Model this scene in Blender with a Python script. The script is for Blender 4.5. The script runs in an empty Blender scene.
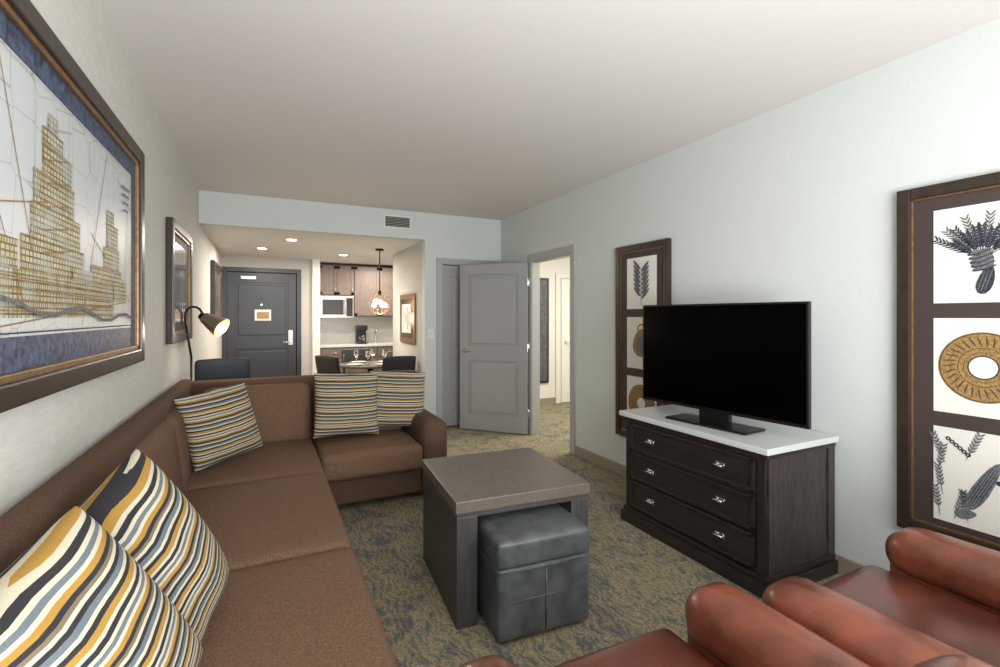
import bpy, bmesh, math, random
from mathutils import Matrix, Vector
random.seed(4)
S = bpy.context.scene
S.view_settings.view_transform = 'Standard'
S.view_settings.look = 'None'
H = 1.435

# ------------------------------------------------------------ materials
def C(r, g, b):
    f = lambda c: (c/255/12.92) if c/255 <= .04045 else ((c/255+.055)/1.055)**2.4
    return (f(r), f(g), f(b), 1)

def mat(name, col, rough=.6, metal=0, var=0, vscale=8, stretch=(1, 1, 1), bump=0, bscale=200, emit=0, coat=0, trans=0, spec=None):
    m = bpy.data.materials.new(name); m.use_nodes = True
    nt = m.node_tree; b = nt.nodes['Principled BSDF']
    b.inputs['Base Color'].default_value = col
    b.inputs['Roughness'].default_value = rough
    b.inputs['Metallic'].default_value = metal
    if coat: b.inputs['Coat Weight'].default_value = coat; b.inputs['Coat Roughness'].default_value = .15
    if trans: b.inputs['Transmission Weight'].default_value = trans
    if spec is not None: b.inputs['Specular IOR Level'].default_value = spec
    if emit:
        b.inputs['Emission Color'].default_value = col
        b.inputs['Emission Strength'].default_value = emit
    tc = nt.nodes.new('ShaderNodeTexCoord'); mp = nt.nodes.new('ShaderNodeMapping')
    mp.inputs['Scale'].default_value = stretch
    nt.links.new(tc.outputs['Object'], mp.inputs['Vector'])
    if var:
        n = nt.nodes.new('ShaderNodeTexNoise'); n.inputs['Scale'].default_value = vscale; n.inputs['Detail'].default_value = 5
        nt.links.new(mp.outputs[0], n.inputs['Vector'])
        r = nt.nodes.new('ShaderNodeValToRGB')
        r.color_ramp.elements[0].position = .3; r.color_ramp.elements[1].position = .7
        r.color_ramp.elements[0].color = tuple(c*(1-var) for c in col[:3])+(1,)
        r.color_ramp.elements[1].color = tuple(min(1, c*(1+var)) for c in col[:3])+(1,)
        nt.links.new(n.outputs['Fac'], r.inputs['Fac']); nt.links.new(r.outputs[0], b.inputs['Base Color'])
    if bump:
        n = nt.nodes.new('ShaderNodeTexNoise'); n.inputs['Scale'].default_value = bscale; n.inputs['Detail'].default_value = 3
        nt.links.new(mp.outputs[0], n.inputs['Vector'])
        bp = nt.nodes.new('ShaderNodeBump'); bp.inputs['Strength'].default_value = bump; bp.inputs['Distance'].default_value = .004
        nt.links.new(n.outputs['Fac'], bp.inputs['Height']); nt.links.new(bp.outputs[0], b.inputs['Normal'])
    return m

M_wall = mat('wall_paint', C(203, 209, 205), .85, var=.02, vscale=60, bump=.15, bscale=90)
M_wall2 = mat('wall_paint_textured', C(204, 203, 195), .85, var=.05, vscale=50, stretch=(1, .25, 1), bump=.3, bscale=70)
M_kwall = mat('wall_paint_nook', C(188, 185, 179), .85, var=.04, vscale=50)
M_ceil = mat('ceiling_paint', C(220, 216, 212), .9, var=.015, vscale=80, bump=.1, bscale=120)
M_trim = mat('trim_gray', C(168, 168, 165), .45)
M_base = mat('baseboard_taupe', C(150, 138, 122), .5)
M_door = mat('door_gray', C(154, 154, 154), .4)
M_edoor = mat('door_charcoal', C(54, 56, 62), .4)
M_white = mat('white_paint', C(225, 222, 215), .5)
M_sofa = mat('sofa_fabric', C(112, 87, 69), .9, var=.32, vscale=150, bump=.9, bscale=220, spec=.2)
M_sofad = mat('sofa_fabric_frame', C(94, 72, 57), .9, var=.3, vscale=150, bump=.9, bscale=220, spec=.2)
M_leath = mat('cognac_leather', C(120, 64, 46), .3, var=.42, vscale=9, bump=.25, bscale=90, coat=.35)
M_leathd = mat('seat_leather', C(96, 48, 36), .28, var=.42, vscale=7, bump=.2, bscale=90, coat=.4)
M_ott = mat('ottoman_leather', C(80, 84, 86), .38, var=.36, vscale=14, bump=.3, bscale=90, coat=.1)
M_table = mat('gray_wood', C(104, 94, 85), .32, var=.28, vscale=12, stretch=(14, 1, 14), bump=.15, bscale=60)
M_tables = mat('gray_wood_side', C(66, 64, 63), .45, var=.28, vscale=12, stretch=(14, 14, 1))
M_dress = mat('espresso_wood', C(42, 36, 34), .36, var=.4, vscale=9, stretch=(10, 1.2, 10))
M_dressd = mat('espresso_wood_end', C(58, 50, 47), .42, var=.5, vscale=9, stretch=(9, 9, 1.2))
M_stone = mat('white_quartz', C(204, 207, 204), .18, var=.02, vscale=90)
M_black = mat('black_plastic', C(10, 10, 11), .3)
M_screen = mat('tv_screen', C(1, 1, 1), .25, spec=.06)
M_chrome = mat('chrome', C(215, 215, 215), .2, metal=1)
M_steel = mat('stainless', C(175, 172, 168), .35, metal=.9)
M_frame = mat('frame_dark_bronze', C(50, 39, 33), .32, var=.3, vscale=25)
M_gold = mat('frame_gold', C(138, 106, 72), .35, metal=.6, var=.25, vscale=40)
M_mat = mat('brown_mat', C(62, 51, 48), .6)
M_paper = mat('print_paper', C(222, 220, 212), .5)
M_ink = mat('ink', C(44, 48, 58), .7, var=.7, vscale=70)
M_ink2 = mat('ink_gray', C(104, 106, 108), .7, var=.5, vscale=90)
M_goldink = mat('gold_ink', C(146, 116, 66), .6, var=.5, vscale=90)
M_copper = mat('lamp_metal', C(196, 172, 150), .3, metal=.85)
M_iron = mat('dark_iron', C(28, 27, 28), .4, metal=.4)
M_cab = mat('kitchen_cabinet_wood', C(114, 100, 91), .5, var=.2, vscale=10, stretch=(8, 8, 1))
M_tile = mat('backsplash', C(196, 192, 184), .3, var=.04, vscale=20)
M_chair = mat('black_chair', C(34, 32, 33), .5)
M_slate = mat('slate_upholstery', C(40, 47, 55), .7)
M_glass = mat('clear_glass', (1, 1, 1, 1), .03, trans=1)
M_bulb = mat('bulb', C(255, 226, 180), .5, emit=12)
M_down = mat('downlight_lens', C(255, 236, 205), .5, emit=14)
M_china = mat('china', C(225, 222, 215), .25)
M_navy = mat('navy_marbled_mat', C(62, 74, 98), .5, var=.8, vscale=45)
M_dark = mat('shadow_gap', C(20, 19, 19), .8)
M_pic = mat('glazed_picture', C(120, 124, 124), .05, var=.4, vscale=9, coat=1)

def carpet():
    m = bpy.data.materials.new('carpet_pattern'); m.use_nodes = True
    nt = m.node_tree; b = nt.nodes['Principled BSDF']; L = nt.links.new
    b.inputs['Roughness'].default_value = .95; b.inputs['Specular IOR Level'].default_value = .1
    tc = nt.nodes.new('ShaderNodeTexCoord')
    w = nt.nodes.new('ShaderNodeTexNoise'); w.inputs['Scale'].default_value = 3.6; w.inputs['Detail'].default_value = 4
    w.inputs['Roughness'].default_value = .6; w.inputs['Distortion'].default_value = 2.2
    L(tc.outputs['Object'], w.inputs['Vector'])
    wv = nt.nodes.new('ShaderNodeTexWave'); wv.inputs['Scale'].default_value = 8; wv.inputs['Distortion'].default_value = 16; wv.inputs['Detail'].default_value = 3
    wv.inputs['Detail Scale'].default_value = .9; wv.inputs['Detail Roughness'].default_value = .6
    L(tc.outputs['Object'], wv.inputs['Vector'])
    a = nt.nodes.new('ShaderNodeMath'); a.operation = 'MULTIPLY_ADD'; a.inputs[1].default_value = .18
    L(wv.outputs['Fac'], a.inputs[0]); L(w.outputs['Fac'], a.inputs[2])
    r = nt.nodes.new('ShaderNodeValToRGB'); e = r.color_ramp.elements
    e[0].position = .42; e[0].color = C(98, 99, 95)
    e[1].position = .5; e[1].color = C(122, 121, 112)
    for p, c in ((.53, C(104, 103, 95)), (.56, C(154, 141, 112)), (.59, C(116, 112, 97)), (.62, C(162, 148, 117)), (.66, C(132, 124, 102)), (.7, C(168, 153, 121)), (.76, C(110, 107, 96))):
        x = e.new(p); x.color = c
    L(a.outputs[0], r.inputs['Fac'])
    n = nt.nodes.new('ShaderNodeTexNoise'); n.inputs['Scale'].default_value = 110; L(tc.outputs['Object'], n.inputs['Vector'])
    mx = nt.nodes.new('ShaderNodeMixRGB'); mx.blend_type = 'OVERLAY'; mx.inputs[0].default_value = .7
    L(r.outputs[0], mx.inputs[1]); L(n.outputs['Fac'], mx.inputs[2]); L(mx.outputs[0], b.inputs['Base Color'])
    bp = nt.nodes.new('ShaderNodeBump'); bp.inputs['Strength'].default_value = .5; bp.inputs['Distance'].default_value = .005
    L(n.outputs['Fac'], bp.inputs['Height']); L(bp.outputs[0], b.inputs['Normal'])
    return m
M_carpet = carpet()

def stripes():
    m = bpy.data.materials.new('striped_fabric'); m.use_nodes = True
    nt = m.node_tree; b = nt.nodes['Principled BSDF']; L = nt.links.new
    b.inputs['Roughness'].default_value = .85
    tc = nt.nodes.new('ShaderNodeTexCoord'); sx = nt.nodes.new('ShaderNodeSeparateXYZ'); L(tc.outputs['Object'], sx.inputs[0])
    z2 = nt.nodes.new('ShaderNodeMath'); z2.operation = 'MULTIPLY_ADD'; z2.inputs[1].default_value = .35; L(sx.outputs['Z'], z2.inputs[0]); L(sx.outputs['Y'], z2.inputs[2])
    a = nt.nodes.new('ShaderNodeMath'); a.operation = 'MULTIPLY_ADD'; a.inputs[1].default_value = 8.2; a.inputs[2].default_value = 10.13
    L(z2.outputs[0], a.inputs[0])
    f = nt.nodes.new('ShaderNodeMath'); f.operation = 'FRACT'; L(a.outputs[0], f.inputs[0])
    r = nt.nodes.new('ShaderNodeValToRGB'); r.color_ramp.interpolation = 'CONSTANT'; e = r.color_ramp.elements
    cream, must, blue, char, taupe = C(190, 182, 160), C(160, 122, 52), C(96, 106, 112), C(36, 35, 38), C(114, 99, 80)
    seq = [(0, char), (.08, cream), (.14, must), (.24, char), (.32, cream), (.38, blue), (.47, char), (.54, cream), (.60, taupe), (.66, char), (.73, must), (.81, cream), (.87, blue), (.94, cream)]
    e[0].position = 0; e[0].color = char; e[1].position = .08; e[1].color = cream
    for p, c in seq[2:]:
        x = e.new(p); x.color = c
    L(f.outputs[0], r.inputs['Fac']); L(r.outputs[0], b.inputs['Base Color'])
    n = nt.nodes.new('ShaderNodeTexNoise'); n.inputs['Scale'].default_value = 350; L(tc.outputs['Object'], n.inputs['Vector'])
    bp = nt.nodes.new('ShaderNodeBump'); bp.inputs['Strength'].default_value = .4; bp.inputs['Distance'].default_value = .003
    L(n.outputs['Fac'], bp.inputs['Height']); L(bp.outputs[0], b.inputs['Normal'])
    return m
M_stripe = stripes()

def mapgrid(name, c1, c2, mo, bw, rh, ms):
    m = bpy.data.materials.new(name); m.use_nodes = True
    nt = m.node_tree; b = nt.nodes['Principled BSDF']; L = nt.links.new
    tc = nt.nodes.new('ShaderNodeTexCoord'); sx = nt.nodes.new('ShaderNodeSeparateXYZ'); L(tc.outputs['Object'], sx.inputs[0])
    cb = nt.nodes.new('ShaderNodeCombineXYZ'); L(sx.outputs['Y'], cb.inputs[0]); L(sx.outputs['Z'], cb.inputs[1])
    br = nt.nodes.new('ShaderNodeTexBrick'); L(cb.outputs[0], br.inputs['Vector'])
    br.inputs['Color1'].default_value = c1; br.inputs['Color2'].default_value = c2; br.inputs['Mortar'].default_value = mo
    br.inputs['Scale'].default_value = 1; br.inputs['Brick Width'].default_value = bw; br.inputs['Row Height'].default_value = rh
    br.inputs['Mortar Size'].default_value = ms; br.offset = 0; br.squash = .6; br.squash_frequency = 3
    n = nt.nodes.new('ShaderNodeTexNoise'); n.inputs['Scale'].default_value = 9; n.inputs['Detail'].default_value = 6; L(cb.outputs[0], n.inputs['Vector'])
    mx = nt.nodes.new('ShaderNodeMixRGB'); mx.inputs[2].default_value = C(176, 184, 182)
    mr = nt.nodes.new('ShaderNodeMapRange'); mr.inputs[1].default_value = .46; mr.inputs[2].default_value = .64; mr.inputs[4].default_value = .5
    L(n.outputs['Fac'], mr.inputs[0]); L(mr.outputs[0], mx.inputs[0]); L(br.outputs[0], mx.inputs[1])
    L(mx.outputs[0], b.inputs['Base Color']); b.inputs['Roughness'].default_value = .5
    return m
M_map = mapgrid('map_grid_ink', C(198, 196, 172), C(178, 166, 118), C(108, 88, 46), .024, .018, .003)

def streets():
    m = bpy.data.materials.new('map_paper'); m.use_nodes = True
    nt = m.node_tree; b = nt.nodes['Principled BSDF']; L = nt.links.new
    tc = nt.nodes.new('ShaderNodeTexCoord')
    mp = nt.nodes.new('ShaderNodeMapping'); mp.inputs['Scale'].default_value = (.01, 1, 1); L(tc.outputs['Object'], mp.inputs[0])
    v = nt.nodes.new('ShaderNodeTexVoronoi'); v.feature = 'DISTANCE_TO_EDGE'; v.inputs['Scale'].default_value = 7; v.inputs['Randomness'].default_value = .5; L(mp.outputs[0], v.inputs['Vector'])
    r = nt.nodes.new('ShaderNodeValToRGB'); e = r.color_ramp.elements
    e[0].position = .0; e[0].color = C(160, 158, 146); e[1].position = .016; e[1].color = C(198, 202, 202)
    L(v.outputs['Distance'], r.inputs['Fac']); L(r.outputs[0], b.inputs['Base Color']); b.inputs['Roughness'].default_value = .4
    return m
M_street = streets()

# ------------------------------------------------------------ mesh builder
class B:
    def __init__(s, name): s.name = name; s.bm = bmesh.new(); s.mats = []
    def _mi(s, m):
        if m not in s.mats: s.mats.append(m)
        return s.mats.index(m)
    def _merge(s, t, m, mw=None, smooth=False):
        i = s._mi(m)
        bmesh.ops.recalc_face_normals(t, faces=t.faces)
        for f in t.faces:
            f.material_index = i
            if smooth == 'q': f.smooth = len(f.verts) == 4
            else: f.smooth = bool(smooth)
        if mw: t.transform(mw)
        me = bpy.data.meshes.new('t'); t.to_mesh(me); t.free(); s.bm.from_mesh(me); bpy.data.meshes.remove(me)
    def box(s, c, d, m, rz=0, bev=0, rot=None):
        t = bmesh.new(); bmesh.ops.create_cube(t, size=1)
        for v in t.verts: v.co = Vector((v.co.x*d[0], v.co.y*d[1], v.co.z*d[2]))
        if bev: bmesh.ops.bevel(t, geom=t.edges[:], offset=bev, segments=2, affect='EDGES', profile=.6)
        R = rot if rot else Matrix.Rotation(rz, 4, 'Z')
        s._merge(t, m, Matrix.Translation(c) @ R); return s
    def ext(s, x0, x1, y0, y1, z0, z1, m, bev=0):
        return s.box(((x0+x1)/2, (y0+y1)/2, (z0+z1)/2), (x1-x0, y1-y0, z1-z0), m, bev=bev)
    def cyl(s, p1, p2, r1, m, r2=None, seg=20, caps=True):
        p1, p2 = Vector(p1), Vector(p2); dv = p2-p1
        t = bmesh.new(); bmesh.ops.create_cone(t, cap_ends=caps, segments=seg, radius1=r1, radius2=r1 if r2 is None else r2, depth=dv.length)
        s._merge(t, m, Matrix.Translation((p1+p2)/2) @ dv.to_track_quat('Z', 'Y').to_matrix().to_4x4(), 'q'); return s
    def sph(s, c, r, m, sc=(1, 1, 1)):
        t = bmesh.new(); bmesh.ops.create_uvsphere(t, u_segments=20, v_segments=12, radius=r)
        s._merge(t, m, Matrix.Translation(c) @ Matrix.Diagonal((*sc, 1)), True); return s
    def tube(s, pts, r, m, seg=10):
        for a, b in zip(pts, pts[1:]):
            s.cyl(a, b, r, m, seg=seg)
        for p in pts[1:-1]: s.sph(p, r, m)
        return s
    def poly(s, pts, m):
        t = bmesh.new(); t.faces.new([t.verts.new(p) for p in pts])
        i = s._mi(m)
        for f in t.faces: f.material_index = i
        me = bpy.data.meshes.new('t'); t.to_mesh(me); t.free(); s.bm.from_mesh(me); bpy.data.meshes.remove(me); return s
    def soft(s, c, d, r, m, bulge=(0, 0, 0), rot=None, n=14):
        """puffy upholstered block"""
        t = bmesh.new(); bmesh.ops.create_cube(t, size=2)
        bmesh.ops.subdivide_edges(t, edges=t.edges[:], cuts=n, use_grid_fill=True)
        h = Vector(d)/2
        for v in t.verts:
            q = Vector([math.sin(k*math.pi/2) for k in v.co])
            p = Vector([q[k]*h[k] for k in range(3)])
            inn = Vector([max(-(h[k]-r), min(h[k]-r, p[k])) for k in range(3)])
            dv = p-inn
            if dv.length > 1e-6: p = inn+dv.normalized()*r
            for k in range(3):
                a, b_ = (k+1) % 3, (k+2) % 3
                p[k] += (1 if q[k] > 0 else -1)*bulge[k]*(1-q[a]**2)*(1-q[b_]**2)*abs(q[k])
            v.co = p
        s._merge(t, m, Matrix.Translation(c) @ (rot if rot else Matrix()), True); return s
    def softx(s, x0, x1, y0, y1, z0, z1, r, m, bulge=(0, 0, 0), rot=None):
        return s.soft(((x0+x1)/2, (y0+y1)/2, (z0+z1)/2), (x1-x0, y1-y0, z1-z0), r, m, bulge, rot)
    def done(s, loc=(0, 0, 0), rz=0, mw=None, bevel=0):
        me = bpy.data.meshes.new(s.name); s.bm.to_mesh(me); s.bm.free()
        for m in s.mats: me.materials.append(m)
        o = bpy.data.objects.new(s.name, me); S.collection.objects.link(o)
        o.matrix_world = mw if mw else Matrix.Translation(loc) @ Matrix.Rotation(rz, 4, 'Z')
        if bevel:
            md = o.modifiers.new('b', 'BEVEL'); md.width = bevel; md.segments = 2; md.limit_method = 'ANGLE'; md.angle_limit = 1
        return o

XL, XR, YB, YE, ZC, ZK = -.615, 2.88, 5.8, 8.7, 2.74, 2.4
YN = -1.3
# ------------------------------------------------------------ shell
B('floor').ext(XL-.1, 5.4, YN-.1, 9.6, -.1, 0, M_carpet).done()
B('ceiling').ext(XL-.1, XR+.1, YN-.1, YB, ZC, ZC+.1, M_ceil).done()
B('ceiling_nook').ext(XL-.1, XR+.1, YB+.12, 9.6, ZK, ZK+.1, M_ceil).done()
B('wall_left').ext(XL-.1, XL, YN-.1, 9.6, 0, ZC, M_wall2).done()
w = B('wall_right')
w.ext(XR, XR+.1, YN-.1, 4.13, 0, ZC, M_wall); w.ext(XR, XR+.1, 4.13, 4.97, 2.1, ZC, M_wall); w.ext(XR, XR+.1, 4.97, 9.6, 0, ZC, M_wall); w.done()
w = B('wall_back')
w.ext(XL, 1.81, YB, YB+.12, ZK, ZC, M_wall)
w.ext(1.81, 2.03, YB, YB+.12, 0, ZC, M_wall); w.ext(2.03, 2.8, YB, YB+.12, 2.1, ZC, M_wall); w.ext(2.8, XR, YB, YB+.12, 0, ZC, M_wall)
w.ext(2.0, 2.84, YB+.12, YB+.16, 0, 2.2, M_dark); w.done()  # dark backing added behind the closet door to stop world light leaking in
w = B('wall_nook'); w.ext(1.81, 1.93, YB+.12, 7.47, 0, ZK, M_kwall); w.done()
w = B('wall_entry')
w.ext(XL, -.56, YE, YE+.12, 0, ZK, M_kwall); w.ext(-.56, .49, YE, YE+.12, 2.16, ZK, M_kwall); w.ext(.49, .8, YE, YE+.12, 0, ZK, M_kwall)
w.ext(XL, .8, YE+.12, YE+.2, 0, ZK, M_dark)  # unseen dark box, added to block world light around the entry door
w.ext(.72, .84, YE-.1, 9.4, 0, ZK, M_white); w.done()
B('wall_kitchen').ext(.7, XR, 9.4, 9.5, 0, ZK, M_kwall).done()
w = B('wall_window')
w.ext(XL, XR, YN-.1, YN, 0, .5, M_wall); w.ext(XL, XR, YN-.1, YN, 2.5, ZC, M_wall)
w.ext(XL, -.2, YN-.1, YN, .5, 2.5, M_wall); w.ext(2.5, XR, YN-.1, YN, .5, 2.5, M_wall); w.done()
w = B('window_1')
for x in (-.2, .7, 1.6, 2.46): w.ext(x, x+.04, YN-.08, YN-.02, .5, 2.5, M_white)
w.ext(-.2, 2.5, YN-.08, YN-.02, .5, .54, M_white); w.ext(-.2, 2.5, YN-.08, YN-.02, 2.46, 2.5, M_white); w.done()
# bedroom beyond
w = B('wall_bedroom')
w.ext(XR+.1, 5.3, 6.6, 6.7, 0, ZC, M_white); w.done()
B('wall_bedroom_side').ext(5.3, 5.4, 3.2, 6.7, 0, ZC, M_white).done()
B('wall_bedroom_near').ext(XR+.1, 5.3, 3.1, 3.2, 0, ZC, M_white).done()
B('ceiling_bedroom').ext(XR+.1, 5.4, 3.1, 6.7, ZC, ZC+.1, M_ceil).done()

# ------------------------------------------------------------ trims
t = B('baseboard_right'); t.ext(XR-.015, XR, YN, 4.06, 0, .1, M_base, .004); t.ext(XR-.015, XR, 5.04, YB, 0, .1, M_base, .004); t.done()
B('baseboard_left').ext(XL, XL+.015, YN, YE, 0, .1, M_base, .004).done()
B('baseboard_back').ext(1.83, 1.96, YB-.015, YB, 0, .1, M_base, .004).done()
t = B('trim_bedroom_doorway')
for x0, x1 in ((XR-.015, XR), (XR+.1, XR+.115)):
    t.ext(x0, x1, 4.06, 4.14, 0, 2.18, M_trim, .004); t.ext(x0, x1, 4.96, 5.04, 0, 2.18, M_trim, .004); t.ext(x0, x1, 4.14, 4.96, 2.1, 2.18, M_trim, .004)
t.ext(XR, XR+.1, 4.13, 4.15, 0, 2.1, M_trim); t.ext(XR, XR+.1, 4.95, 4.97, 0, 2.1, M_trim); t.ext(XR, XR+.1, 4.13, 4.97, 2.08, 2.1, M_trim); t.done()
t = B('trim_closet_door')
t.ext(1.96, 2.04, YB-.015, YB, 0, 2.18, M_trim, .004); t.ext(2.79, 2.87, YB-.015, YB, 0, 2.18, M_trim, .004); t.ext(2.04, 2.79, YB-.015, YB, 2.1, 2.18, M_trim, .004); t.done()
t = B('trim_entry_door')
t.ext(XL+.005, -.55, YE-.015, YE, 0, 2.22, M_edoor, .004); t.ext(.48, .55, YE-.015, YE, 0, 2.22, M_edoor, .004); t.ext(-.55, .48, YE-.015, YE, 2.15, 2.22, M_edoor, .004); t.done()

def door(name, w, h, m, panels, loc, rz, lever_x, extra=None, back=True):
    d = B(name); T = .045; st = .12
    d.ext(0, st, -T/2, T/2, .01, h, m); d.ext(w-st, w, -T/2, T/2, .01, h, m)
    zs = [.01]+[z for p in panels for z in p]+[h]
    for a, b_ in zip(zs[::2], zs[1::2]): d.ext(st, w-st, -T/2, T/2, a, b_, m)
    for a, b_ in panels:
        d.ext(st, w-st, -T/2+.016, T/2-.016, a, b_, m)
        d.ext(st+.04, w-st-.04, -T/2+.004, T/2-.004, a+.04, b_-.04, m, .01)
    for sgn in ((-1, 1) if back else (-1,)):
        d.cyl((lever_x, 0, 1.0), (lever_x, sgn*(T/2+.012), 1.0), .03, M_chrome)
        d.cyl((lever_x, 0, 1.0), (lever_x, sgn*(T/2+.055), 1.0), .011, M_chrome)
        dx = .11 if lever_x < w/2 else -.11
        d.cyl((lever_x, sgn*(T/2+.05), 1.0), (lever_x+dx, sgn*(T/2+.05), 1.0), .009, M_chrome)
    if extra: extra(d, T)
    return d.done(loc, rz, bevel=.002)

def hinges(d, T):
    for z in (.25, 1.05, 1.85):
        d.cyl((-.004, -T/2-.006, z-.05), (-.004, -T/2-.006, z+.05), .009, M_chrome)
        d.ext(-.002, .001, -T/2, T/2-.01, z-.05, z+.05, M_chrome)
ang = math.atan2(5.66-4.99, 2.24-2.85)
door('door_1', .9, 2.08, M_door, [(.2, .88), (1.05, 1.95)], (2.84, 4.985, 0), ang, .83, hinges)
door('door_2', .75, 2.09, M_door, [(.2, .88), (1.05, 1.95)], (2.04, YB+.03, 0), 0, .68, None, False)
def entry_x(d, T):
    d.ext(.4, .64, -T/2-.004, -T/2, 1.36, 1.54, M_paper); d.ext(.43, .61, -T/2-.006, -T/2-.003, 1.39, 1.5, M_gold)
    d.ext(.9, .97, -T/2-.02, -T/2, .95, 1.2, M_steel); d.cyl((.5, -T/2-.01, 1.62), (.5, -T/2, 1.62), .015, M_chrome)
    d.ext(.2, .42, -T/2-.05, -T/2, 2.03, 2.08, M_steel)
door('door_3', 1.02, 2.14, M_edoor, [(.2, .9), (1.08, 1.98)], (-.55, YE+.03, 0), 0, .93, entry_x, False)
door('door_4', .8, 2.05, M_white, [(.2, .88), (1.05, 1.95)], (4.37, 6.572, 0), 0, .08, None, False)
t = B('trim_bathroom_door')
t.ext(4.28, 4.37, 6.575, 6.6, 0, 2.14, M_white); t.ext(5.17, 5.25, 6.575, 6.6, 0, 2.14, M_white); t.ext(4.37, 5.17, 6.575, 6.6, 2.06, 2.14, M_white); t.done()
t = B('wall_mirror'); t.ext(3.78, 4.14, 6.57, 6.6, .35, 2.05, M_frame, .004); t.ext(3.82, 4.10, 6.565, 6.57, .39, 2.01, M_ott); t.done()
B('baseboard_bedroom').ext(XR+.12, 4.28, 6.585, 6.6, 0, .1, M_base).done()

# vent grille
v = B('air_vent'); x0, x1, z0, z1 = 1.29, 1.63, 2.51, 2.67
v.ext(x0, x1, YB-.012, YB-.002, z0, z1, M_white); v.ext(x0+.02, x1-.02, YB-.014, YB-.012, z0+.02, z1-.02, M_dark)
for i in range(6):
    z = z0+.032+i*.019; v.box(((x0+x1)/2, YB-.018, z), (x1-x0-.04, .01, .006), M_trim, rot=Matrix.Rotation(.3, 4, 'X'))
v.done()
s_ = B('light_switch'); s_.ext(1.85, 1.93, YB-.008, YB-.001, 1.15, 1.27, M_white, .002); s_.ext(1.88, 1.9, YB-.014, YB-.008, 1.19, 1.23, M_china); s_.done()
for (x, y) in ((-.04, 7.5), (1.1, 7.75), (.3, 6.5)):
    d = B('recessed_downlight'); d.cyl((x, y, ZK-.012), (x, y, ZK), .085, M_white, seg=28); d.cyl((x, y, ZK-.015), (x, y, ZK-.011), .055, M_down, seg=28); d.done()

# ------------------------------------------------------------ sofa
o = B('sectional_sofa')
X0 = -.605
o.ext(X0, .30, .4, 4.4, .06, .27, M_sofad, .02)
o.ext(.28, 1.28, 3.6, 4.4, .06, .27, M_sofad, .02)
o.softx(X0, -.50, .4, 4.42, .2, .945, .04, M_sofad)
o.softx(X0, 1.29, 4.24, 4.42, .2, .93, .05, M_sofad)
for a, b_ in ((.6, 2.12), (2.12, 3.2), (3.2, 4.25)):
    o.softx(-.50, .345, a+.003, b_-.003, .26, .46, .045, M_sofa, (0, 0, .014))
o.softx(.35, 1.09, 3.5, 4.25, .26, .455, .045, M_sofa, (0, .008, .014))
RY = Matrix.Rotation(-.12, 4, 'Y')
for a, b_ in ((.6, 2.12), (2.12, 3.2), (3.2, 4.12)):
    o.softx(-.555, -.425, a+.004, b_-.004, .42, .86, .055, M_sofa, (.015, 0, .012), RY)
RX = Matrix.Rotation(-.16, 4, 'X')
for a, b_ in ((-.43, .34), (.35, 1.09)):
    o.softx(a, b_, 4.08, 4.25, .42, .885, .07, M_sofa, (0, .02, .012), RX)
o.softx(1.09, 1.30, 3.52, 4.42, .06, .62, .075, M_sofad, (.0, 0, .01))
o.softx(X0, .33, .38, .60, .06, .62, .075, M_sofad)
for x, y in ((-.5, .5), (.22, .5), (.22, 2.2), (1.2, 3.62), (1.2, 4.32), (-.5, 4.32), (.4, 3.68)): o.cyl((x, y, 0), (x, y, .07), .025, M_iron)
o.done()

def pillow(c, n, up, size=.5, th=.085, roll=0, name='throw_pillow'):
    b = B(name); N = 26; t = bmesh.new(); g = {}
    for s_ in (1, -1):
        for i in range(N+1):
            for j in range(N+1):
                u = math.sin((i/N*2-1)*math.pi/2); v = math.sin((j/N*2-1)*math.pi/2)
                x = u*(1-.05*(1-v*v)); y = v*(1-.05*(1-u*u))
                z = th*((1-u**2)*(1-v**2))**.4
                if i in (0, N) or j in (0, N):
                    if s_ == -1: g[(s_, i, j)] = g[(1, i, j)]; continue
                    z = 0
                z += .005*math.sin(u*9+v*4)*(1-abs(u))*s_
                g[(s_, i, j)] = t.verts.new((x*size/2, y*size/2, z*s_))
        for i in range(N):
            for j in range(N):
                q = [g[(s_, i, j)], g[(s_, i+1, j)], g[(s_, i+1, j+1)], g[(s_, i, j+1)]]
                try: t.faces.new(q if s_ == 1 else q[::-1])
                except ValueError: pass
    b._merge(t, M_stripe, None, True)
    n = Vector(n).normalized(); up = Vector(up); up = (up-n*up.dot(n)).normalized()
    R = Matrix.Rotation(roll, 3, n); up = R @ up; xx = up.cross(n)
    mw = Matrix((xx, up, n)).transposed().to_4x4(); mw.translation = Vector(c)
    return b.done(mw=mw)
pillow((.585, 3.93, .735), (.05, -1, .3), (0, 0, 1), .50, .09, -.05)
pillow((1.0, 3.98, .735), (-.1, -1, .3), (0, 0, 1), .47, .09, -.08)
pillow((-.255, 3.56, .735), (.75, -1, .4), (0, 0, 1), .47, .10, .10)
pillow((-.315, 1.58, .70), (1, -.5, .35), (0, 0, 1), .54, .14, .40)
pillow((-.36, 1.19, .71), (1, -.62, .45), (0, 0, 1), .50, .14, .36)

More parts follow.
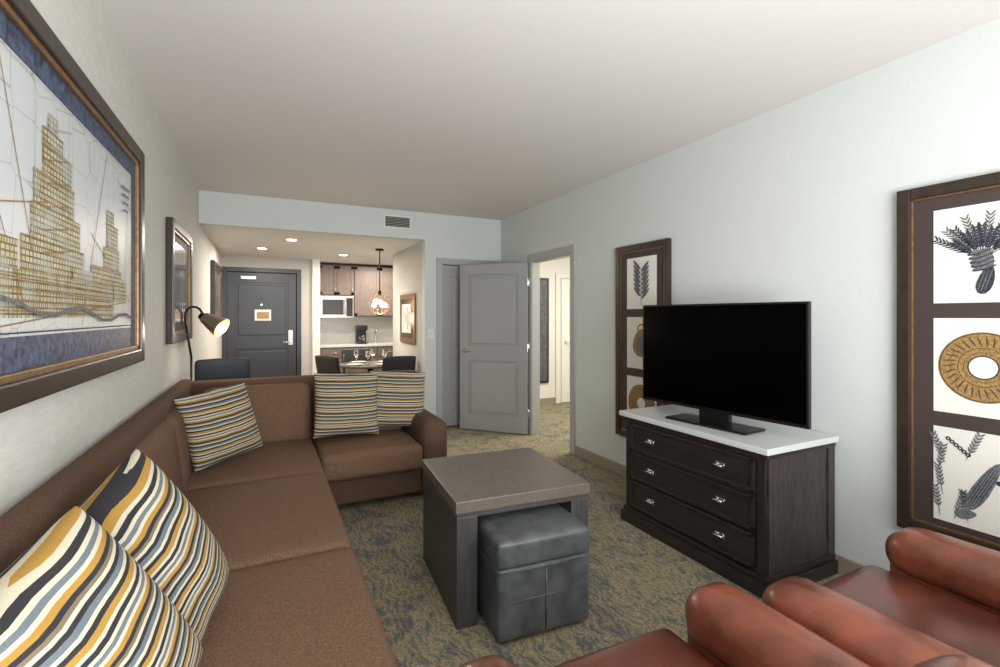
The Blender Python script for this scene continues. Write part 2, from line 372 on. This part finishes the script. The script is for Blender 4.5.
# ------------------------------------------------------------ coffee table + ottoman
o = B('coffee_table')
a = .355
o.ext(-a, a, -a, a, .53, .585, M_table, .004)
o.ext(-a+.008, a-.008, -a+.008, a-.008, .505, .53, M_tables)
o.ext(-a+.006, -a+.106, -a+.006, a-.006, 0, .51, M_tables, .003)
o.ext(a-.106, a-.006, -a+.006, a-.006, 0, .51, M_tables, .003)
o.ext(-a+.1, a-.1, a-.06, a-.03, .0, .51, M_tables)
o.done((1.16, 2.35, 0), -.08)
o = B('storage_ottoman')
w2 = .235
o.softx(-w2, w2, -.24, .24, .33, .46, .03, M_ott, (0, 0, .012))
o.softx(-w2+.006, w2-.006, -.234, .234, .02, .335, .018, M_ott)
o.cyl((0, -.236, .04), (0, -.236, .32), .004, M_ott, seg=8)
o.tube([(-w2+.01, -.24, .325), (w2-.01, -.24, .325)], .005, M_ott); o.tube([(-w2+.02, -.236, .19), (w2-.02, -.236, .19)], .003, M_ott)
for x in (-.18, .18):
    for y in (-.18, .18): o.cyl((x, y, 0), (x, y, .03), .02, M_iron)
o.done((1.145, 2.045, 0), -.08)

# ------------------------------------------------------------ dresser
o = B('dresser')
fx, y0, y1 = 2.29, 1.56, 2.61
o.ext(fx, XR-.018, y0, y1, .1, .735, M_dressd)
o.ext(fx-.045, XR-.018, y0-.03, y1+.03, .735, .768, M_stone, .005)
o.ext(fx-.02, XR-.018, y0-.012, y1+.012, .705, .735, M_dress, .005)
o.ext(fx-.035, XR-.018, y0-.025, y1+.025, 0.0, .075, M_dress, .005); o.ext(fx-.02, XR-.018, y0-.012, y1+.012, .075, .105, M_dress, .008)
for z0, z1 in ((.125, .305), (.32, .50), (.515, .695)):
    o.ext(fx-.016, fx, y0+.06, y1-.06, z0, z1, M_dress, .003)
    yy0, yy1 = y0+.06, y1-.06
    o.ext(fx-.026, fx-.014, yy0, yy1, z0, z0+.02, M_dress, .004); o.ext(fx-.026, fx-.014, yy0, yy1, z1-.02, z1, M_dress, .004)
    o.ext(fx-.026, fx-.014, yy0, yy0+.02, z0, z1, M_dress, .004); o.ext(fx-.026, fx-.014, yy1-.02, yy1, z0, z1, M_dress, .004)
    for y in (1.83, 2.36):
        zc = (z0+z1)/2
        o.ext(fx-.021, fx-.016, y-.032, y+.032, zc-.016, zc+.016, M_chrome, .002)
        o.cyl((fx-.02, y-.02, zc), (fx-.036, y-.02, zc), .005, M_chrome); o.cyl((fx-.02, y+.02, zc), (fx-.036, y+.02, zc), .005, M_chrome)
        o.cyl((fx-.036, y-.03, zc), (fx-.036, y+.03, zc), .007, M_chrome)
for y in (y0+.03, y1-.03): o.ext(fx-.012, fx, y-.024, y+.024, .105, .705, M_dress, .004)
for x in (fx+.03, XR-.05): o.ext(x-.03, x+.03, y0-.008, y0, .105, .705, M_dressd, .002)
o.done()

# ------------------------------------------------------------ tv
o = B('flat_screen_tv')
L_ = 1.087; hz0, hz1 = .845, 1.512
o.ext(-L_/2, L_/2, -.012, .02, hz0, hz1, M_black, .004)
o.ext(-L_/2+.012, L_/2-.012, -.0135, -.011, hz0+.02, hz1-.012, M_screen)
o.ext(-.35, .35, .02, .05, hz0+.1, hz1-.15, M_black, .01)
o.ext(-.1, .1, -.005, .03, .775, .95, M_black, .004)
o.softx(-.27, .27, -.12, .09, .769, .783, .006, M_black)
o.done((2.48, 2.04, 0), math.atan2(-(2.58-1.5), 2.54-2.42))

# ------------------------------------------------------------ leather chairs
def club(loc, rz, w=.95, dep=.92):
    o = B('leather_club_chair'); h = w/2; aw = .2
    for sx in (-1, 1):
        cx = sx*(h-aw/2)
        o.softx(cx-.085, cx+.085, -dep+.05, -.02, .08, .56, .03, M_leath)
        o.softx(cx-.105, cx+.105, -dep+.02, .0, .42, .605, .085, M_leath, (0, .008, .006))
    o.softx(-h+aw-.02, h-aw+.02, -dep+.1, -.02, .1, .32, .03, M_leath)
    o.softx(-h+aw-.01, h-aw+.01, -dep+.2, .045, .30, .455, .04, M_leathd, (0, .012, .02))
    o.softx(-h+.03, h-.03, -dep-.05, -dep+.12, .1, .80, .06, M_leath)
    o.softx(-h+aw, h-aw, -dep+.08, -dep+.27, .44, .86, .08, M_leath, (0, .02, .01), Matrix.Rotation(.1, 4, 'X'))
    for x in (-h+.1, h-.1):
        for y in (-.1, -dep+.03): o.cyl((x, y, 0), (x, y, .11), .018, M_iron, r2=.028)
    return o.done(loc, rz)
club((.86, 1.10, 0), -.03, .98)
club((1.88, 1.01, 0), .02, .975)

# ------------------------------------------------------------ tall botanical pictures on the right wall
def leaf(o, x, cy, cz, ln, wd, a, m):
    P = []
    for k in range(14):
        t_ = k/14*2*math.pi; u = math.cos(t_)*ln/2; v = math.sin(t_)*wd/2*(1-.25*math.cos(t_))
        P.append((x, cy-(u*math.cos(a)-v*math.sin(a)), cz+u*math.sin(a)+v*math.cos(a)))
    o.poly(P, m)
def sprig(o, x, cy, cz, ln, a, m, n=7, lw=.012, ll=.03):
    """stalk from (cy,cz) in direction a with paired leaflets"""
    ex, ez = math.cos(a), math.sin(a)
    leaf(o, x, cy-ex*ln/2, cz+ez*ln/2, ln, .004, a, m)
    for k in range(n):
        q = ln*(.35+.65*k/(n-1))
        for sg in (-1, 1):
            aa = a+sg*.6
            leaf(o, x-.0001*(k+1), cy-ex*q-math.cos(aa)*ll/2, cz+ez*q+math.sin(aa)*ll/2, ll, lw, aa, m)
def ring(o, x, cy, cz, r0, r1, m, n=36):
    for k in range(n):
        a, b_ = k/n*2*math.pi, (k+1)/n*2*math.pi
        o.poly([(x, cy+r*math.cos(q), cz+r*math.sin(q)) for r, q in ((r0, a), (r1, a), (r1, b_), (r0, b_))], m)
def tall_picture(y0, y1, z0, z1, kinds):
    o = B('framed_botanical_prints'); xw = XR-.002; f = .055
    o.ext(xw-.02, xw, y0+.01, y1-.01, z0+.01, z1-.01, M_mat)
    for (a, b_, c, d) in ((y0, y0+f, z0, z1), (y1-f, y1, z0, z1), (y0+f, y1-f, z0, z0+f), (y0+f, y1-f, z1-f, z1)): o.ext(xw-.038, xw, a, b_, c, d, M_frame, .006)
    g = .009; a0, a1, b0, b1 = y0+f, y1-f, z0+f, z1-f
    for (a, b_, c, d) in ((a0, a0+g, b0, b1), (a1-g, a1, b0, b1), (a0, a1, b0, b0+g), (a0, a1, b1-g, b1)): o.ext(xw-.028, xw-.018, a, b_, c, d, M_gold, .002)
    yc = (y0+y1)/2; ph = .44; pw = .35
    for k, zc in zip(kinds, (1.715, 1.205, .695)):
        o.ext(xw-.023, xw-.02, yc-pw/2, yc+pw/2, zc-ph/2, zc+ph/2, M_paper)
        X = xw-.0236
        if k == 'bouquet':
            for j in range(15):
                a = math.radians(35+j*8)
                sprig(o, X-.0001*j, yc-.012*math.cos(a), zc-.02, .13+.035*math.sin(j*2.3)+.02, a, M_ink if j % 3 else M_ink2, 8, .0065, .03)
            leaf(o, X-.002, yc, zc-.03, .10, .075, 1.4, M_ink2)
            for j in range(5):
                leaf(o, X-.0022-.0002*j, yc+.012-.004*j, zc+.005-.018*j, .085, .016, .25, M_ink); leaf(o, X-.0023-.0002*j, yc+.012-.004*j, zc+.007-.018*j, .07, .007, .25, M_ink2)
            leaf(o, X-.0021, yc-.01, zc-.12, .13, .055, 1.3, M_ink)
            for j in range(3): leaf(o, X-.0026, yc+.005-.012*j, zc-.12, .1, .004, 1.3, M_ink2)
        elif k == 'ring':
            ring(o, X, yc, zc, .05, .158, M_goldink, 48)
            for j in range(30):
                a = j*2*math.pi/30; leaf(o, X-.0003, yc-.118*math.cos(a), zc+.118*math.sin(a), .05, .006, a+.25, M_mat)
            ring(o, X-.0005, yc, zc, .150, .154, M_mat, 48); ring(o, X-.0005, yc, zc, .085, .088, M_mat, 48); ring(o, X-.0005, yc, zc, .048, .054, M_mat, 48); ring(o, X-.0005, yc, zc, .066, .068, M_mat, 48)
        elif k == 'veg':
            leaf(o, X, yc+.0, zc-.02, .26, .06, 1.15, M_ink2)
            for j in range(5): leaf(o, X-.0002, yc+.0-.010*(j-2), zc-.02, .22, .004, 1.15, M_ink)
            for q in ((.13, .05, 1.9), (.10, -.20, 1.3), (-.06, -.19, 1.0), (.14, -.10, 1.7), (-.12, -.1, 1.9), (.06, .08, 1.2), (.15, -.2, 1.7), (.05, -.2, 1.7), (.16, .0, 1.4)):
                sprig(o, X-.0008, yc+q[0], zc+q[1], .13, q[2], M_ink2, 6, .008, .026)
            for j in range(5): ring(o, X-.0012, yc-.10+.012*j, zc+.10-.022*j, .0, .011, M_ink, 10)
            for j in range(6): ring(o, X-.0012, yc+.12-.014*j, zc+.17-.012*j, .004, .010, M_ink, 10)
            leaf(o, X-.001, yc-.095, zc+.06, .15, .03, 2.0, M_ink2)
            leaf(o, X-.001, yc+.06, zc-.16, .08, .045, .3, M_ink2)
        elif k == 'plant':
            leaf(o, X, yc, zc-.03, .34, .008, 1.57, M_ink)
            for j in range(14):
                sg = 1 if j % 2 else -1; zz = zc-.12+.019*j
                leaf(o, X-.0003*j, yc+sg*.05, zz+.03, .12, .03, 1.57+sg*.8, M_ink2); leaf(o, X-.0003*j-.0001, yc+sg*.05, zz+.03, .11, .006, 1.57+sg*.8, M_ink)
        elif k == 'urn':
            leaf(o, X, yc, zc, .24, .2, 1.57, M_goldink); leaf(o, X-.0003, yc, zc-.01, .16, .12, 1.57, M_ink2); ring(o, X-.0006, yc, zc+.12, .03, .045, M_goldink)
    o.done()
tall_picture(.62, 1.255, .38, 2.06, ('bouquet', 'ring', 'veg'))
tall_picture(2.76, 3.39, .37, 2.05, ('plant', 'urn', 'ring'))

# ------------------------------------------------------------ left wall pictures
def left_frame(name, y0, y1, z0, z1, f, fill):
    o = B(name); xw = XL+.002
    o.ext(xw, xw+.02, y0+.01, y1-.01, z0+.01, z1-.01, fill)
    for (a, b_, c, d) in ((y0, y0+f, z0, z1), (y1-f, y1, z0, z1), (y0+f, y1-f, z0, z0+f), (y0+f, y1-f, z1-f, z1)): o.ext(xw, xw+.045, a, b_, c, d, M_frame, .006)
    g = .022; a0, a1, b0, b1 = y0+f, y1-f, z0+f, z1-f
    for (a, b_, c, d) in ((a0, a0+g, b0, b1), (a1-g, a1, b0, b1), (a0, a1, b0, b0+g), (a0, a1, b1-g, b1)): o.ext(xw+.015, xw+.034, a, b_, c, d, M_gold, .004)
    return o
o = left_frame('framed_city_map', 1.25, 3.08, 1.2, 2.29, .065, M_navy)
xp = XL+.023
o.ext(xp-.002, xp, 1.45, 2.90, 1.38, 2.13, M_street)
lay = [0]
def blk(y0, y1, z0, z1):
    lay[0] += 1; x = xp+.0004+.0002*lay[0]
    o.poly([(x, y0, z0), (x, y1, z0), (x, y1, z1), (x, y0, z1)], M_map)
def line(y0, z0, y1, z1, w, m):
    lay[0] += 1; x = xp+.0004+.0001*lay[0]
    d = Vector((y1-y0, z1-z0)).normalized()*w/2
    o.poly([(x, y0-d.y, z0+d.x), (x, y1-d.y, z1+d.x), (x, y1+d.y, z1-d.x), (x, y0+d.y, z0-d.x)], m)
blks = ((1.50, 2.6, 1.43, 1.56), (1.72, 2.22, 1.56, 1.66), (1.78, 2.18, 1.66, 1.76), (1.80, 2.12, 1.76, 1.86), (1.86, 2.10, 1.86, 1.95), (1.86, 2.02, 1.95, 2.0), (1.9, 1.97, 2.0, 2.05), (2.3, 2.72, 1.56, 1.63), (2.46, 2.68, 1.63, 1.72), (2.5, 2.66, 1.72, 1.82), (2.5, 2.6, 1.82, 1.88), (1.56, 1.70, 1.56, 1.64), (2.6, 2.8, 1.5, 1.6), (1.5, 1.6, 1.56, 1.72), (2.1, 2.35, 1.56, 1.6))
for q in blks: blk(*q)
for q in ((1.45, 1.95, 1.75, 1.45), (1.6, 2.1, 1.8, 1.6), (2.2, 1.4, 2.5, 2.1), (2.88, 1.5, 2.3, 1.75), (1.5, 1.4, 2.8, 1.5), (2.75, 1.42, 2.85, 2.05), (1.5, 1.7, 1.9, 1.78)): line(*q, .004, M_goldink)
for a, b_, c, d in blks[:10]:
    line(a, c, a, d, .002, M_goldink); line(b_, c, b_, d, .002, M_goldink); line(a, d, b_, d, .002, M_goldink)
for k in range(4): line(1.52, 1.45+.03*k, 2.58, 1.44+.03*k, .004, M_goldink)
for k in range(8): line(1.56+.13*k, 1.43, 1.57+.13*k, 1.56, .004, M_goldink)
for k in range(5): line(1.86, 1.62+.07*k, 2.12-.02*k, 1.66+.07*k, .004, M_goldink)
pr = (2.9, 1.42)
for k in range(1, 12):
    p_ = (2.9-.12*k, 1.42+.02*math.sin(k*1.3)+.004*k); line(*pr, *p_, .012, M_ink2); pr = p_
for k in range(6): line(1.52+.26*k, 1.4, 1.53+.26*k, 2.11, .0015, M_ink2)
for k in range(4): line(2.70+.01*k, 2.03-.035*k, 2.84-.012*k, 2.03-.035*k, .009, M_ink2)
line(1.46, 1.39, 2.89, 1.39, .004, M_ink); line(1.46, 2.12, 2.89, 2.12, .004, M_ink); line(1.46, 1.39, 1.46, 2.12, .004, M_ink); line(2.89, 1.39, 2.89, 2.12, .004, M_ink)
o.done()
def glazed(y0, y1, z0, z1):
    o = left_frame('framed_print', y0, y1, z0, z1, .06, M_mat)
    o.ext(XL+.021, XL+.024, y0+.16, y1-.16, z0+.14, z1-.14, M_pic)
    for k in range(6): o.ext(XL+.024, XL+.0245, y0+.25+.09*k, y0+.28+.09*k, z0+.22, z0+.42+.12*math.sin(k+1), M_ink)
    o.done()
glazed(3.95, 4.92, 1.24, 2.12); glazed(6.95, 8.0, 1.3, 2.14)
o = B('framed_map_print'); xw = 1.808
o.ext(xw-.03, xw, 6.18, 6.92, 1.06, 1.74, M_gold, .006); o.ext(xw-.032, xw-.028, 6.25, 6.85, 1.13, 1.67, M_frame); o.ext(xw-.034, xw-.03, 6.32, 6.78, 1.2, 1.6, M_paper)
for k in range(5): o.box((xw-.035, 6.4+.07*k, 1.4), (.001, .04, .2+.1*math.sin(k*2)), M_goldink)
o.done()

# ------------------------------------------------------------ lamp & desk chair
o = B('floor_lamp')
bx, by = -.56, 4.60
o.cyl((bx+.07, by, 0), (bx+.07, by, .025), .12, M_iron, seg=32)
pts = [(bx+.02, by, .02), (bx+.02, by, 1.1), (bx-.02, by-.02, 1.40)]
for k in range(9):
    a = math.pi*(1-k/8)
    pts.append((bx+.04+.06*math.cos(a), by-.03, 1.44+.07*math.sin(a)))
pts.append((-.45, by-.04, 1.42))
o.tube(pts, .009, M_iron)
A = Vector((-.47, by-.05, 1.44)); D = Vector((.75, -.35, -.5)).normalized()
o.cyl(A, A+D*.05, .028, M_iron, r2=.035); o.cyl(A+D*.04, A+D*.2, .045, M_copper, r2=.085, seg=32, caps=False); o.cyl(A+D*.035, A+D*.045, .045, M_copper)
o.sph(A+D*.13, .032, M_bulb)
o.done()
o = B('desk_chair')
o.soft((0, 0, .47), (.46, .46, .09), .04, M_slate, (0, 0, .01))
o.soft((0, -.25, .83), (.42, .07, .46), .034, M_slate, (0, .01, .01), Matrix.Rotation(.12, 4, 'X'))
o.box((0, -.24, .56), (.08, .03, .2), M_iron)
o.cyl((0, 0, .12), (0, 0, .44), .03, M_chrome)
for k in range(5):
    a = k*2*math.pi/5+.3; e = (.22*math.cos(a), .22*math.sin(a), .06)
    o.cyl((0, 0, .13), e, .018, M_iron); o.sph((e[0], e[1], .028), .028, M_black)
o.done((-.355, 5.05, 0), .1)

# ------------------------------------------------------------ kitchen
o = B('kitchen_base_cabinets')
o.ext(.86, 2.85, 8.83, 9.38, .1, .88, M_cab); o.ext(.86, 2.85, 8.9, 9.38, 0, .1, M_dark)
o.ext(.85, 2.86, 8.8, 9.38, .88, .92, M_stone, .004)
for k in range(4):
    x = .88+.49*k
    o.ext(x, x+.47, 8.81, 8.83, .12, .68, M_cab, .003); o.ext(x+.07, x+.4, 8.805, 8.812, .2, .6, M_cab, .004); o.ext(x, x+.47, 8.81, 8.83, .7, .86, M_cab, .003)
    o.cyl((x+.17, 8.795, .78), (x+.3, 8.795, .78), .006, M_chrome)
o.done()
o = B('kitchen_wall_cabinets')
o.ext(.86, 1.47, 9.05, 9.38, 1.8, 2.36, M_cab); o.ext(1.47, 2.85, 9.05, 9.38, 1.42, 2.36, M_cab)
for x0, x1, z0 in ((.87, 1.165, 1.82), (1.17, 1.465, 1.82), (1.48, 1.93, 1.44), (1.94, 2.39, 1.44), (2.4, 2.84, 1.44)):
    o.ext(x0, x1, 9.03, 9.05, z0, 2.34, M_cab, .003)
    for a, b_, c, d in ((x0, x0+.05, z0, 2.34), (x1-.05, x1, z0, 2.34), (x0, x1, z0, z0+.05), (x0, x1, 2.29, 2.34)): o.ext(a, b_, 9.02, 9.03, c, d, M_cab, .002)
    o.cyl((x1-.03, 9.0, z0+.04), (x1-.03, 9.0, z0+.14), .005, M_chrome)
o.done()
B('backsplash_tile').ext(.85, 2.86, 9.383, 9.399, .92, 1.8, M_tile).done()
o = B('microwave')
o.ext(.88, 1.46, 9.0, 9.38, 1.4, 1.799, M_steel, .005); o.ext(.92, 1.28, 8.992, 9.0, 1.46, 1.73, M_black); o.ext(1.33, 1.44, 8.992, 9.0, 1.43, 1.76, M_black)
o.cyl((1.305, 8.975, 1.46), (1.305, 8.975, 1.73), .008, M_chrome); o.done()
o = B('coffee_maker'); o.ext(1.52, 1.7, 8.95, 9.2, .921, .95, M_black, .005); o.ext(1.52, 1.7, 9.1, 9.2, .95, 1.24, M_black, .005); o.ext(1.52, 1.7, 8.95, 9.2, 1.17, 1.26, M_black, .01)
o.cyl((1.61, 9.02, .955), (1.61, 9.02, 1.08), .055, M_glass); o.done()
o = B('faucet'); o.tube([(1.9, 9.25, .92), (1.9, 9.25, 1.15), (1.9, 9.2, 1.2), (1.9, 9.12, 1.19), (1.9, 9.09, 1.12)], .012, M_chrome); o.cyl((1.9, 9.25, .92), (1.9, 9.25, .94), .025, M_chrome); o.done()

# ------------------------------------------------------------ dining
tx, ty = 1.36, 6.95
o = B('dining_table'); o.cyl((tx, ty, .72), (tx, ty, .75), .42, M_table, seg=48); o.cyl((tx, ty, .03), (tx, ty, .72), .04, M_iron); o.cyl((tx, ty, 0), (tx, ty, .03), .26, M_iron, seg=32); o.done()
for k in range(4):
    a = k*math.pi/2+.5; px, py = tx+.27*math.cos(a), ty+.27*math.sin(a)
    o = B('dinner_plate'); o.cyl((px, py, .751), (px, py, .765), .075, M_china, r2=.115, seg=32); o.done()
    a += .7; px, py = tx+.2*math.cos(a), ty+.2*math.sin(a)
    o = B('wine_glass'); o.cyl((px, py, .751), (px, py, .755), .033, M_glass); o.cyl((px, py, .755), (px, py, .84), .004, M_glass); o.cyl((px, py, .84), (px, py, .88), .01, M_glass, r2=.036, caps=False); o.cyl((px, py, .88), (px, py, .95), .036, M_glass, r2=.03, caps=False); o.done()
def dchair(loc, rz):
    o = B('dining_chair')
    o.soft((0, 0, .46), (.44, .42, .06), .028, M_chair, (0, 0, .006))
    for x in (-.19, .19):
        o.cyl((x, .17, 0), (x, .17, .44), .016, M_chair, r2=.022); o.cyl((x, -.22, 0), (x, -.18, .46), .016, M_chair, r2=.022); o.cyl((x, -.18, .46), (x, -.25, .84), .02, M_chair)
    o.soft((0, -.245, .76), (.44, .045, .30), .02, M_chair, (0, .006, .01), Matrix.Rotation(.18, 4, 'X'))
    o.done(loc, rz)
dchair((1.55, 6.36, 0), .05); dchair((.95, 6.75, 0), -1.0); dchair((1.3, 7.6, 0), 3.1)
o = B('pendant_light'); px, py = 1.48, 6.9
o.cyl((px, py, ZK-.025), (px, py, ZK), .06, M_iron); o.cyl((px, py, 1.78), (px, py, ZK-.02), .008, M_iron); o.cyl((px, py, 1.74), (px, py, 1.8), .022, M_iron)
for q in range(3):
    t_ = q*math.pi/3
    o.tube([(px+.15*math.cos(k*math.pi/8)*math.cos(t_), py+.15*math.cos(k*math.pi/8)*math.sin(t_), 1.61+.15*math.sin(k*math.pi/8)) for k in range(17)], .003, M_copper, seg=6)
for k in range(5):
    a = k*2*math.pi/5; e = (px+.08*math.cos(a), py+.08*math.sin(a), 1.59+.05*(k % 2))
    o.sph(e, .04, M_glass); o.sph(e, .022, M_bulb); o.tube([(px, py, 1.75), (e[0], e[1], e[2]+.03)], .003, M_copper)
o.done()

# ------------------------------------------------------------ lights
def area(name, loc, rot, sx, sy, e, col):
    l = bpy.data.lights.new(name, 'AREA'); l.shape = 'RECTANGLE'; l.size = sx; l.size_y = sy; l.energy = e; l.color = col
    ob = bpy.data.objects.new(name, l); S.collection.objects.link(ob); ob.location = loc; ob.rotation_euler = rot
    return ob
area('window_daylight', (1.0, YN+.02, 1.5), (math.radians(93), 0, 0), 2.6, 1.9, 130, (.94, .97, 1))
area('fill_uplight', (.8, -.75, 1.0), (math.radians(180-52), 0, 0), 1.6, .9, 66, (1, .985, .985))  # added fill lamp, tilted up to brighten the ceiling; no real fixture
area('bedroom_light', (4.3, 4.6, 2.6), (0, 0, 0), 1.2, 1.2, 85, (1, .95, .86))  # warm area light under the bedroom ceiling, facing down
for i, (x, y) in enumerate(((-.04, 7.5), (1.1, 7.75), (.3, 6.5))):
    area('downlight_glow_%d' % i, (x, y, ZK-.03), (0, 0, 0), .14, .14, 24, (1, .9, .79))
area('kitchen_light', (1.9, 8.4, ZK-.03), (0, 0, 0), .5, .5, 38, (1, .9, .8))
for nm, e_, lc, rs in (('pendant_glow', 8, (px, py, 1.40), .1), ('lamp_glow', 3.5, tuple(A+D*.24), .04)):
    p = bpy.data.lights.new(nm, 'POINT'); p.energy = e_; p.color = (1, .85, .68); p.shadow_soft_size = rs
    ob = bpy.data.objects.new(nm, p); S.collection.objects.link(ob); ob.location = lc
wd = bpy.data.worlds.new('World'); S.world = wd; wd.use_nodes = True
wd.node_tree.nodes['Background'].inputs[0].default_value = (.75, .85, 1, 1); wd.node_tree.nodes['Background'].inputs[1].default_value = .6

# ------------------------------------------------------------ camera
cam = bpy.data.cameras.new('camera'); co = bpy.data.objects.new('camera', cam); S.collection.objects.link(co)
cam.sensor_width = 36; cam.lens = 36*.475; cam.shift_y = -.0175; cam.clip_start = .02
co.location = (0, 0, H); co.rotation_euler = (math.radians(90), 0, -math.atan2(235, 475))
S.camera = co
